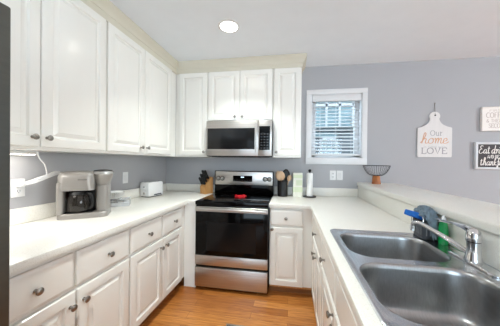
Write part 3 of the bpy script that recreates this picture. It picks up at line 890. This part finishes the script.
# ================================================================== LETTERING
SCRIPT = {
 'h': ([[(0, .1), (.25, .6), (.5, 1.6), (.42, 2.0), (.28, 1.8), (.20, 0)], [(.20, .0), (.28, .6), (.5, .95), (.65, .8), (.62, .2), (.75, 0), (.95, .15)]], .92),
 'o': ([[(.5, .95), (.2, .85), (.05, .4), (.2, .02), (.5, .05), (.65, .45), (.5, .95), (.62, .8), (.85, .85)]], .78),
 'm': ([[(0, .8), (.12, .95), (.15, 0)], [(.15, .3), (.3, .9), (.45, .9), (.45, 0)], [(.45, .3), (.6, .9), (.78, .9), (.78, .2), (.88, 0), (1.05, .15)]], 1.02),
 'e': ([[(.05, .35), (.45, .55), (.4, .9), (.2, .9), (.05, .5), (.15, .05), (.4, 0), (.75, .3)]], .66),
 'E': ([[(.75, 1.7), (.45, 1.9), (.2, 1.6), (.35, 1.15), (.55, 1.05), (.3, 1.0), (.02, .6), (.1, .1), (.45, 0), (.85, .35)]], .92),
 'a': ([[(.6, .85), (.35, .95), (.08, .6), (.1, .1), (.35, .05), (.58, .5), (.6, .9), (.6, .2), (.72, 0), (.9, .2)]], .82),
 't': ([[(.25, 1.6), (.2, .3), (.32, 0), (.55, .2)], [(0, 1.15), (.5, 1.2)]], .55),
 'd': ([[(.6, .85), (.35, .95), (.08, .6), (.1, .1), (.35, .05), (.58, .5)], [(.68, 1.9), (.6, .2), (.72, 0), (.9, .2)]], .85),
 'r': ([[(0, .7), (.15, 1.0), (.25, .85), (.2, 0)], [(.2, .4), (.4, .9), (.6, .85)]], .6),
 'i': ([[(.1, .9), (.1, .2), (.22, 0), (.4, .2)], [(.12, 1.3), (.14, 1.4)]], .4),
 'n': ([[(0, .8), (.12, .95), (.15, 0)], [(.15, .3), (.3, .9), (.5, .9), (.5, .2), (.6, 0), (.78, .15)]], .76),
 'k': ([[(.05, 1.0), (.3, 1.7), (.25, 1.95), (.15, 1.6), (.1, 0)], [(.5, .9), (.15, .45), (.5, .05), (.7, .15)]], .7),
 'f': ([[(.55, 1.6), (.4, 1.95), (.25, 1.6), (.25, -.4), (.12, -.6), (.05, -.3), (.5, .3)], [(0, .95), (.5, 1.0)]], .55),
 'u': ([[(.05, .9), (.08, .2), (.25, 0), (.5, .4)], [(.55, .9), (.55, .2), (.65, 0), (.85, .2)]], .82),
 'l': ([[(0, .3), (.3, 1.5), (.25, 1.95), (.12, 1.6), (.12, .2), (.25, 0), (.45, .2)]], .42),
}
def ell(cx, cz, rx, rz, a0=0, a1=360, n=20):
    return [(cx+rx*math.cos(math.radians(a0+(a1-a0)*k/n)), cz+rz*math.sin(math.radians(a0+(a1-a0)*k/n))) for k in range(n+1)]
CAPS = {
 'L': ([[(.1, 0), (.1, 1)], [(0, 1), (.25, 1)], [(0, 0), (.6, 0), (.6, .22)]], .72),
 'O': ([ell(.4, .5, .38, .5)], .92),
 'V': ([[(.1, 1), (.4, 0), (.7, 1)], [(0, 1), (.22, 1)], [(.58, 1), (.8, 1)]], .92),
 'E': ([[(.1, 0), (.1, 1)], [(0, 1), (.6, 1), (.6, .8)], [(.1, .52), (.45, .52)], [(0, 0), (.62, 0), (.62, .2)]], .74),
 'u': ([[(.0, .68), (.1, .68), (.1, .2), (.2, 0), (.4, .02), (.5, .2), (.5, .68)], [(.5, .1), (.5, 0), (.6, 0)]], .72),
 'r': ([[(0, .68), (.12, .68), (.12, 0)], [(0, 0), (.26, 0)], [(.12, .4), (.28, .66), (.45, .62)]], .55),
 'C': ([ell(.38, .5, .36, .5, 45, 315)], .8),
 'F': ([[(.1, 0), (.1, 1), (.55, 1)], [(.1, .52), (.42, .52)]], .66),
 'S': ([[(.52, .85), (.4, 1), (.15, .97), (.04, .78), (.15, .58), (.42, .45), (.54, .24), (.42, .03), (.15, 0), (.02, .16)]], .68),
 'N': ([[(.05, 0), (.05, 1), (.6, 0), (.6, 1)]], .78),
 'D': ([[(.06, 0), (.06, 1), (.3, 1), (.55, .82), (.62, .5), (.55, .18), (.3, 0), (.06, 0)]], .78),
 'A': ([[(0, 0), (.32, 1), (.64, 0)], [(.12, .36), (.52, .36)]], .76),
 'B': ([[(.06, 0), (.06, 1), (.35, 1), (.5, .78), (.35, .54), (.06, .54)], [(.35, .54), (.56, .28), (.38, 0), (.06, 0)]], .72),
 'I': ([[(.1, 0), (.1, 1)]], .26),
 'R': ([[(.06, 0), (.06, 1), (.35, 1), (.5, .78), (.35, .54), (.06, .54)], [(.3, .54), (.56, 0)]], .7),
 'T': ([[(.3, 0), (.3, 1)], [(0, 1), (.6, 1)]], .68),
 'H': ([[(.06, 0), (.06, 1)], [(.56, 0), (.56, 1)], [(.06, .5), (.56, .5)]], .74),
 '&': ([[(.7, 0), (.2, .62), (.2, .9), (.36, 1), (.5, .85), (.4, .62), (.08, .35), (.06, .1), (.28, 0), (.5, .1), (.66, .42)]], .82),
 'i': ([[(.08, 0), (.08, .65)], [(.08, .85), (.08, .93)]], .22),
 's': ([[(.36, .55), (.22, .66), (.06, .55), (.12, .38), (.34, .28), (.38, .1), (.2, 0), (.02, .1)]], .5),
 'f': ([[(.4, .95), (.25, 1), (.16, .85), (.16, 0)], [(0, .62), (.34, .62)]], .42),
 'l': ([[(.08, 0), (.08, 1)]], .22),
 'e': ([[(.02, .35), (.42, .35), (.36, .6), (.2, .67), (.04, .5), (.04, .15), (.2, 0), (.42, .1)]], .54),
 'd': ([ell(.22, .33, .2, .33), [(.42, 0), (.42, 1)]], .58),
 'w': ([[(0, .66), (.15, 0), (.3, .6), (.45, 0), (.6, .66)]], .7),
 't': ([[(.16, .9), (.16, .1), (.3, 0), (.38, .05)], [(0, .64), (.34, .64)]], .46),
 'h': ([[(.06, 0), (.06, 1)], [(.06, .45), (.22, .66), (.4, .55), (.4, 0)]], .52),
 ' ': ([], .4),
}
def lettering(name, m, parent, text, font, x0, z0, size, width, y, xend=None, slant=0.0, sm=True, space=1.0):
    """flat raised strokes on a sign; x0,z0 baseline start in the sign's own frame"""
    tot = sum(font[c][1] for c in text)*space
    sx = size if xend is None else (xend-x0)/tot
    mb = MB()
    px = 0
    lift = 0
    for ch in text:
        strokes, adv = font[ch]
        for st in strokes:
            P = [Vector((x0+(px+u+slant*v)*sx, 0, z0+v*size)) for u, v in st]
            if sm and len(P) > 2:
                P = smoothpts(P, 4)
            lift += 1
            yy = y - 0.00008*(lift % 6)
            A, Bq = [], []
            for i, p in enumerate(P):
                t = (P[min(i+1, len(P)-1)]-P[max(i-1, 0)])
                t = t.normalized() if t.length > 1e-9 else Vector((1, 0, 0))
                wdt = width*(0.65+0.35*abs(t.z))/2
                nrm = Vector((-t.z, 0, t.x))*wdt
                A.append(p+nrm); Bq.append(p-nrm)
            loops = [[(a.x, yy, a.z), (b.x, yy, b.z), (b.x, y+0.0004, b.z), (a.x, y+0.0004, a.z)] for a, b in zip(A, Bq)]
            mb.loops(loops)
        px += adv*space
    return mb.build(name, m, parent, smooth=False)

# cutting board shaped sign
hs = thing('wall_sign', (3.330, -0.002, 1.403), 'white cutting-board shaped sign with home and LOVE lettering', 'sign')
bw_, bh_ = 0.176, 0.330
nx = -0.008
right = [(bw_, 0.008), (bw_, bh_), (bw_-0.006, bh_+0.006)] + [(p.x, p.z) for p in smoothpts([(0.125, 0, bh_+0.020), (0.080, 0, bh_+0.045), (0.054, 0, bh_+0.078), (0.044, 0, bh_+0.108)], 4)]
left = [(-x, z) for x, z in right]
top = [(0.054*math.cos(math.radians(a)), bh_+0.138+0.050*math.sin(math.radians(a))) for a in range(-25, 206, 15)]
poly = [(bw_-0.008, 0)] + right + top + list(reversed(left)) + [(-bw_+0.008, 0)]
MB().prism([(u, v) for u, v in poly], -0.016, 0.0, 'y').build('board', 'signwht', hs, ang=25)
MB().lathe([(0.009, 0), (0.009, 0.0006)], 16, T(0.002, -0.0161, bh_+0.148, 0, PI/2)).build('hang_hole', 'blackpl', hs)
lettering('lettering', 'greyink', hs, 'Our', CAPS, -0.045, 0.246, 0.058, 0.006, -0.0164, 0.085)
lettering('lettering', 'copper', hs, 'home', SCRIPT, -0.150, 0.158, 0.060, 0.010, -0.0164, 0.135, 0.12)
lettering('lettering', 'paleink', hs, 'is filled with', CAPS, -0.110, 0.108, 0.022, 0.004, -0.0164, 0.115)
lettering('lettering', 'greyink', hs, 'LOVE', CAPS, -0.135, 0.040, 0.066, 0.010, -0.0164, 0.135, sm=False)
MB().tube([(0.002, -0.0165, bh_+0.150), (0.001, -0.012, bh_+0.20), (0.0, -0.008, 0.614), (0.004, -0.006, bh_+0.20), (0.004, -0.0165, bh_+0.150)], 0.0025, 6).build('twine_loop', 'twine', hs)
nl = MB().lathe([(0.003, 0), (0.003, 0.010), (0.008, 0.011), (0.008, 0.013), (0.002, 0.014)], 12, T(3.330, -0.001, 2.019, 0, PI/2)).build('nail', 'nickel')
tag(nl, 'small nail in the wall holding the cutting-board sign', 'nail')

def framed(loc, w, h, fw_, depth, label, panel_m, frame_m='ltgrey'):
    s = thing('framed_sign', loc, label, 'sign')
    f = MB()
    f.box((0, -depth, 0), (w, 0, fw_), 0.003).box((0, -depth, h-fw_), (w, 0, h), 0.003).box((0, -depth, fw_-0.002), (fw_, 0, h-fw_+0.002), 0.003).box((w-fw_, -depth, fw_-0.002), (w, 0, h-fw_+0.002), 0.003)
    f.build('frame', frame_m, s)
    MB().box((fw_-0.004, -depth+0.008, fw_-0.004), (w-fw_+0.004, -0.001, h-fw_+0.004)).build('panel', panel_m, s)
    return s
s1 = framed((3.730, -0.002, 1.272), 0.345, 0.300, 0.024, 0.034, 'black framed sign with white script, lower of the two at right', 'signblk')
yy = -0.0265
lettering('lettering', 'whiteink', s1, 'Eat drink', SCRIPT | {' ': ([], .35)}, 0.036, 0.176, 0.046, 0.0085, yy, 0.305, 0.1)
lettering('lettering', 'whiteink', s1, 'AND BE', CAPS, 0.118, 0.122, 0.036, 0.006, yy, 0.232, sm=False)
lettering('lettering', 'whiteink', s1, 'thankful', SCRIPT, 0.046, 0.046, 0.042, 0.0085, yy, 0.285, 0.1)
s2 = framed((3.787, -0.002, 1.695), 0.300, 0.266, 0.014, 0.030, 'white framed coffee sign with taupe letters, upper of the two at right', 'signpink', 'signpink')
yy = -0.0225
lettering('lettering', 'taupeink', s2, 'FIRST', CAPS, 0.075, 0.212, 0.022, 0.003, yy, 0.225, sm=False)
lettering('lettering', 'taupeink', s2, 'COFFEE', CAPS, 0.048, 0.146, 0.056, 0.006, yy, 0.250, sm=False)
lettering('lettering', 'taupeink', s2, '& THEN', CAPS, 0.048, 0.094, 0.036, 0.004, yy, 0.200, sm=False)
lettering('lettering', 'taupeink', s2, 'SECOND', CAPS, 0.072, 0.036, 0.044, 0.005, yy, 0.240, sm=False)

# ================================================================== OUTLETS
def plate(loc, rz, label, kind, w=0.072, h=0.116):
    o = thing('wall_outlet' if kind != 'switch' else 'light_switch', loc, label, 'outlet' if kind != 'switch' else 'switch', rz=rz)
    MB().box((-w/2, -0.006, -h/2), (w/2, 0, h/2), 0.003, 2).build('cover_plate', 'white_pl', o)
    if kind == 'switch':
        MB().box((-0.017, -0.0085, -0.033), (0.017, -0.0055, 0.033), 0.0012, 1).build('rocker', 'trim', o)
    else:
        for z in (-0.021, 0.021):
            r = MB().box((-0.015, -0.0075, z-0.014), (0.015, -0.0055, z+0.014), 0.001, 1).build('receptacle', 'trim', o)
            MB().box((-0.008, -0.0080, z-0.003), (-0.005, -0.0074, z+0.007)).box((0.005, -0.0080, z-0.003), (0.008, -0.0074, z+0.007)).box((-0.002, -0.0080, z-0.011), (0.002, -0.0074, z-0.007)).build('slots', 'slot', r)
    return o
plate((2.222, -0.0005, 1.172), 0, 'white duplex outlet below the window, the left of the pair', 'outlet')
plate((2.302, -0.0005, 1.172), 0, 'white rocker switch below the window, the right of the pair', 'switch')
plate((0.0005, -0.762, 1.146), PI/2, 'white switch plate on the left wall above the toaster', 'switch')
plate((0.0005, -1.672, 1.144), PI/2, 'white outlet with a plug in it, near the fridge', 'outlet')

# white plug and bundled cord
pc = thing('power_cord', (0.01, -1.672, 1.165), 'bundled white power cord plugged into the outlet near the fridge', 'cord')
MB().box((0.0, -0.016, -0.012), (0.034, 0.016, 0.014), 0.005, 2).build('plug', 'white_pl', pc)
b = MB()
for k, (dy, dz) in enumerate(((0, 0), (0.008, 0.011), (0.004, -0.010))):
    b.tube(smoothpts([(0.026, 0.006+dy, 0.004+dz*0.5), (0.045, 0.055+dy, 0.022+dz), (0.048, 0.11+dy, 0.042+dz), (0.046, 0.165+dy, 0.062+dz), (0.040, 0.205+dy, 0.066+dz*0.5)]), 0.0065, 8)
b.build('bundled_loops', 'white_pl', pc)
MB().tube(smoothpts([(0.046, 0.125, 0.052), (0.060, 0.112, 0.085), (0.080, 0.085, 0.13), (0.100, 0.040, 0.17), (0.118, 0.012, 0.212)]), 0.0038, 8).build('lead', 'white_pl', pc)
uc = thing('under_cabinet_light', (0.075, -1.87, UB), 'slim white lit light bar under the wall cabinet nearest the fridge', 'light')
MB().box((-0.035, -0.235, -0.022), (0.035, 0.235, -0.0005), 0.003).build('housing', 'white_pl', uc)
MB().box((-0.028, -0.22, -0.0245), (0.028, 0.22, -0.0222), 0.001, 1).build('lens', 'ucl', uc)

# ================================================================== CEILING CANS
def can(x, y, label):
    c = thing('ceiling_light', (x, y, CEIL), label, 'light')
    MB().lathe([(0.072, -0.0005), (0.096, -0.0005), (0.096, -0.004), (0.090, -0.007), (0.074, -0.008), (0.072, -0.0005)], 40, None, False, False).build('trim_ring', 'white_pl', c)
    MB().lathe([(0.073, -0.003), (0.073, -0.006), (0.05, -0.0075)], 40).build('lens', 'lens', c)
can(1.16, -0.94, 'round lit recessed ceiling light above the range')
can(1.16, -2.65, 'round lit recessed ceiling light at the entrance of the kitchen')
can(4.3, -1.9, 'added unseen recessed ceiling light over the living side beyond the bar')  # this can and the next are unseen, added for light
can(4.3, -4.4, 'added unseen recessed ceiling light at the far end of the living side')

# ================================================================== WINDOW BLIND
bl = thing('window_blind', (WX0+0.009, 0.012, WZ0), 'white horizontal slat blind hanging inside the window', 'blind')
bw2 = ww-0.018
MB().box((0.002, -0.018, wh-0.083), (bw2-0.002, 0.036, wh-0.010), 0.004).build('head_rail', 'trim', bl)
sm_ = MB()
z = wh-0.105
tilt = math.radians(20)
while z > 0.075:
    c_ = [(0.004, y_, z + 0.0025*math.cos(y_/0.025*PI/2)) for y_ in (-0.025, -0.012, 0, 0.012, 0.025)]
    sec = []
    for xx in (0.006, bw2-0.006):
        sec.append([(xx, 0.010+y_*math.cos(tilt)-zz*math.sin(tilt), z+zz*math.cos(tilt)+y_*math.sin(tilt)) for y_, zz in
                    [(-0.025, 0), (-0.012, 0.003), (0, 0.004), (0.012, 0.003), (0.025, 0), (0.025, -0.0025), (0.012, 0.0005), (0, 0.0015), (-0.012, 0.0005), (-0.025, -0.0025)]])
    sm_.loops(sec)
    z -= 0.0415
sm_.build('slats', 'trim', bl)
MB().box((0.004, -0.016, 0.028), (bw2-0.004, 0.036, 0.052), 0.004).build('bottom_rail', 'trim', bl)
for xx in (0.10, bw2/2, bw2-0.10):
    MB().tube([(xx, -0.017, wh-0.085), (xx, -0.017, 0.05)], 0.0012, 5).tube([(xx, 0.037, wh-0.085), (xx, 0.037, 0.05)], 0.0012, 5).build('ladder_cord', 'trim', bl)
MB().tube([(0.05, -0.026, wh-0.08), (0.05, -0.026, 0.36)], 0.003, 6).build('tilt_wand', 'clear', bl)

# ================================================================== FLOOR REGISTER
fv = thing('floor_register', (1.300, -1.140, 0), 'metal floor vent grille set in the oak floor before the range', 'floor vent')
b = MB().box((-0.09, -0.055, 0.0003), (0.09, -0.043, 0.006), 0.002).box((-0.09, 0.043, 0.0003), (0.09, 0.055, 0.006), 0.002).box((-0.09, -0.045, 0.0003), (-0.078, 0.045, 0.006), 0.002).box((0.078, -0.045, 0.0003), (0.09, 0.045, 0.006), 0.002)
b.build('frame', 'vent', fv)
b = MB()
for k in range(12):
    b.box((-0.072+k*0.0125, -0.044, 0.0005), (-0.066+k*0.0125, 0.044, 0.0045))
b.build('louvres', 'vent', fv)
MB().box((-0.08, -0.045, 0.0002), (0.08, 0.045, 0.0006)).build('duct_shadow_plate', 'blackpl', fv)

# ================================================================== OUTSIDE
ho = thing('neighbor_house', (3.2, 3.0, 0), 'grey neighbouring house with white windows seen through the blind', 'house')
b = MB()
z = 0.0
while z < 4.2:
    b.loops([[(-3.0, 0.0, z), (-3.0, -0.018, z), (-3.0, -0.004, z+0.13), (-3.0, 0.0, z+0.13)], [(4.0, 0.0, z), (4.0, -0.018, z), (4.0, -0.004, z+0.13), (4.0, 0.0, z+0.13)]])
    z += 0.13
b.box((-3, 0.0, 0), (4, 0.2, 4.2))
b.build('siding_wall', 'siding', ho)
M['outwhite'] = mat('outside_white_paint', (150, 151, 152), 0.8)
def owin(x0, x1, z0, z1, nx_, nz_, t=0.05, mt=0.02, glass='skyglass'):
    x0 -= 3.2; x1 -= 3.2
    f = MB().box((x0, -0.06, z0), (x1, -0.019, z0+t)).box((x0, -0.06, z1-t), (x1, -0.019, z1)).box((x0, -0.06, z0), (x0+t, -0.019, z1)).box((x1-t, -0.06, z0), (x1, -0.019, z1))
    for k in range(1, nx_):
        c_ = x0+(x1-x0)*k/nx_
        f.box((c_-mt/2, -0.055, z0), (c_+mt/2, -0.021, z1))
    for k in range(1, nz_):
        c_ = z0+(z1-z0)*k/nz_
        f.box((x0, -0.055, c_-mt/2), (x1, -0.021, c_+mt/2))
    o = f.build('window', 'outwhite', ho)
    MB().box((x0+t/2, -0.035, z0+t/2), (x1-t/2, -0.028, z1-t/2)).build('pane', glass, o)
owin(2.43, 2.86, 1.50, 1.96, 3, 4, 0.045, 0.022)
owin(1.94, 3.54, 2.215, 3.35, 5, 2, 0.03, 0.055)
MB().box((-1.4, -0.10, 2.12), (0.9, -0.019, 2.215)).build('eave_band', 'dkout', ho)
MB().box((-1.4, -0.05, 1.98), (-0.36, -0.019, 2.11)).build('accent_board', 'skyglass', ho)
tag(MB().box((-3, 0.3, -0.12), (8, 6, -0.02)).build('ground_outside', 'siding'), kind='structure')
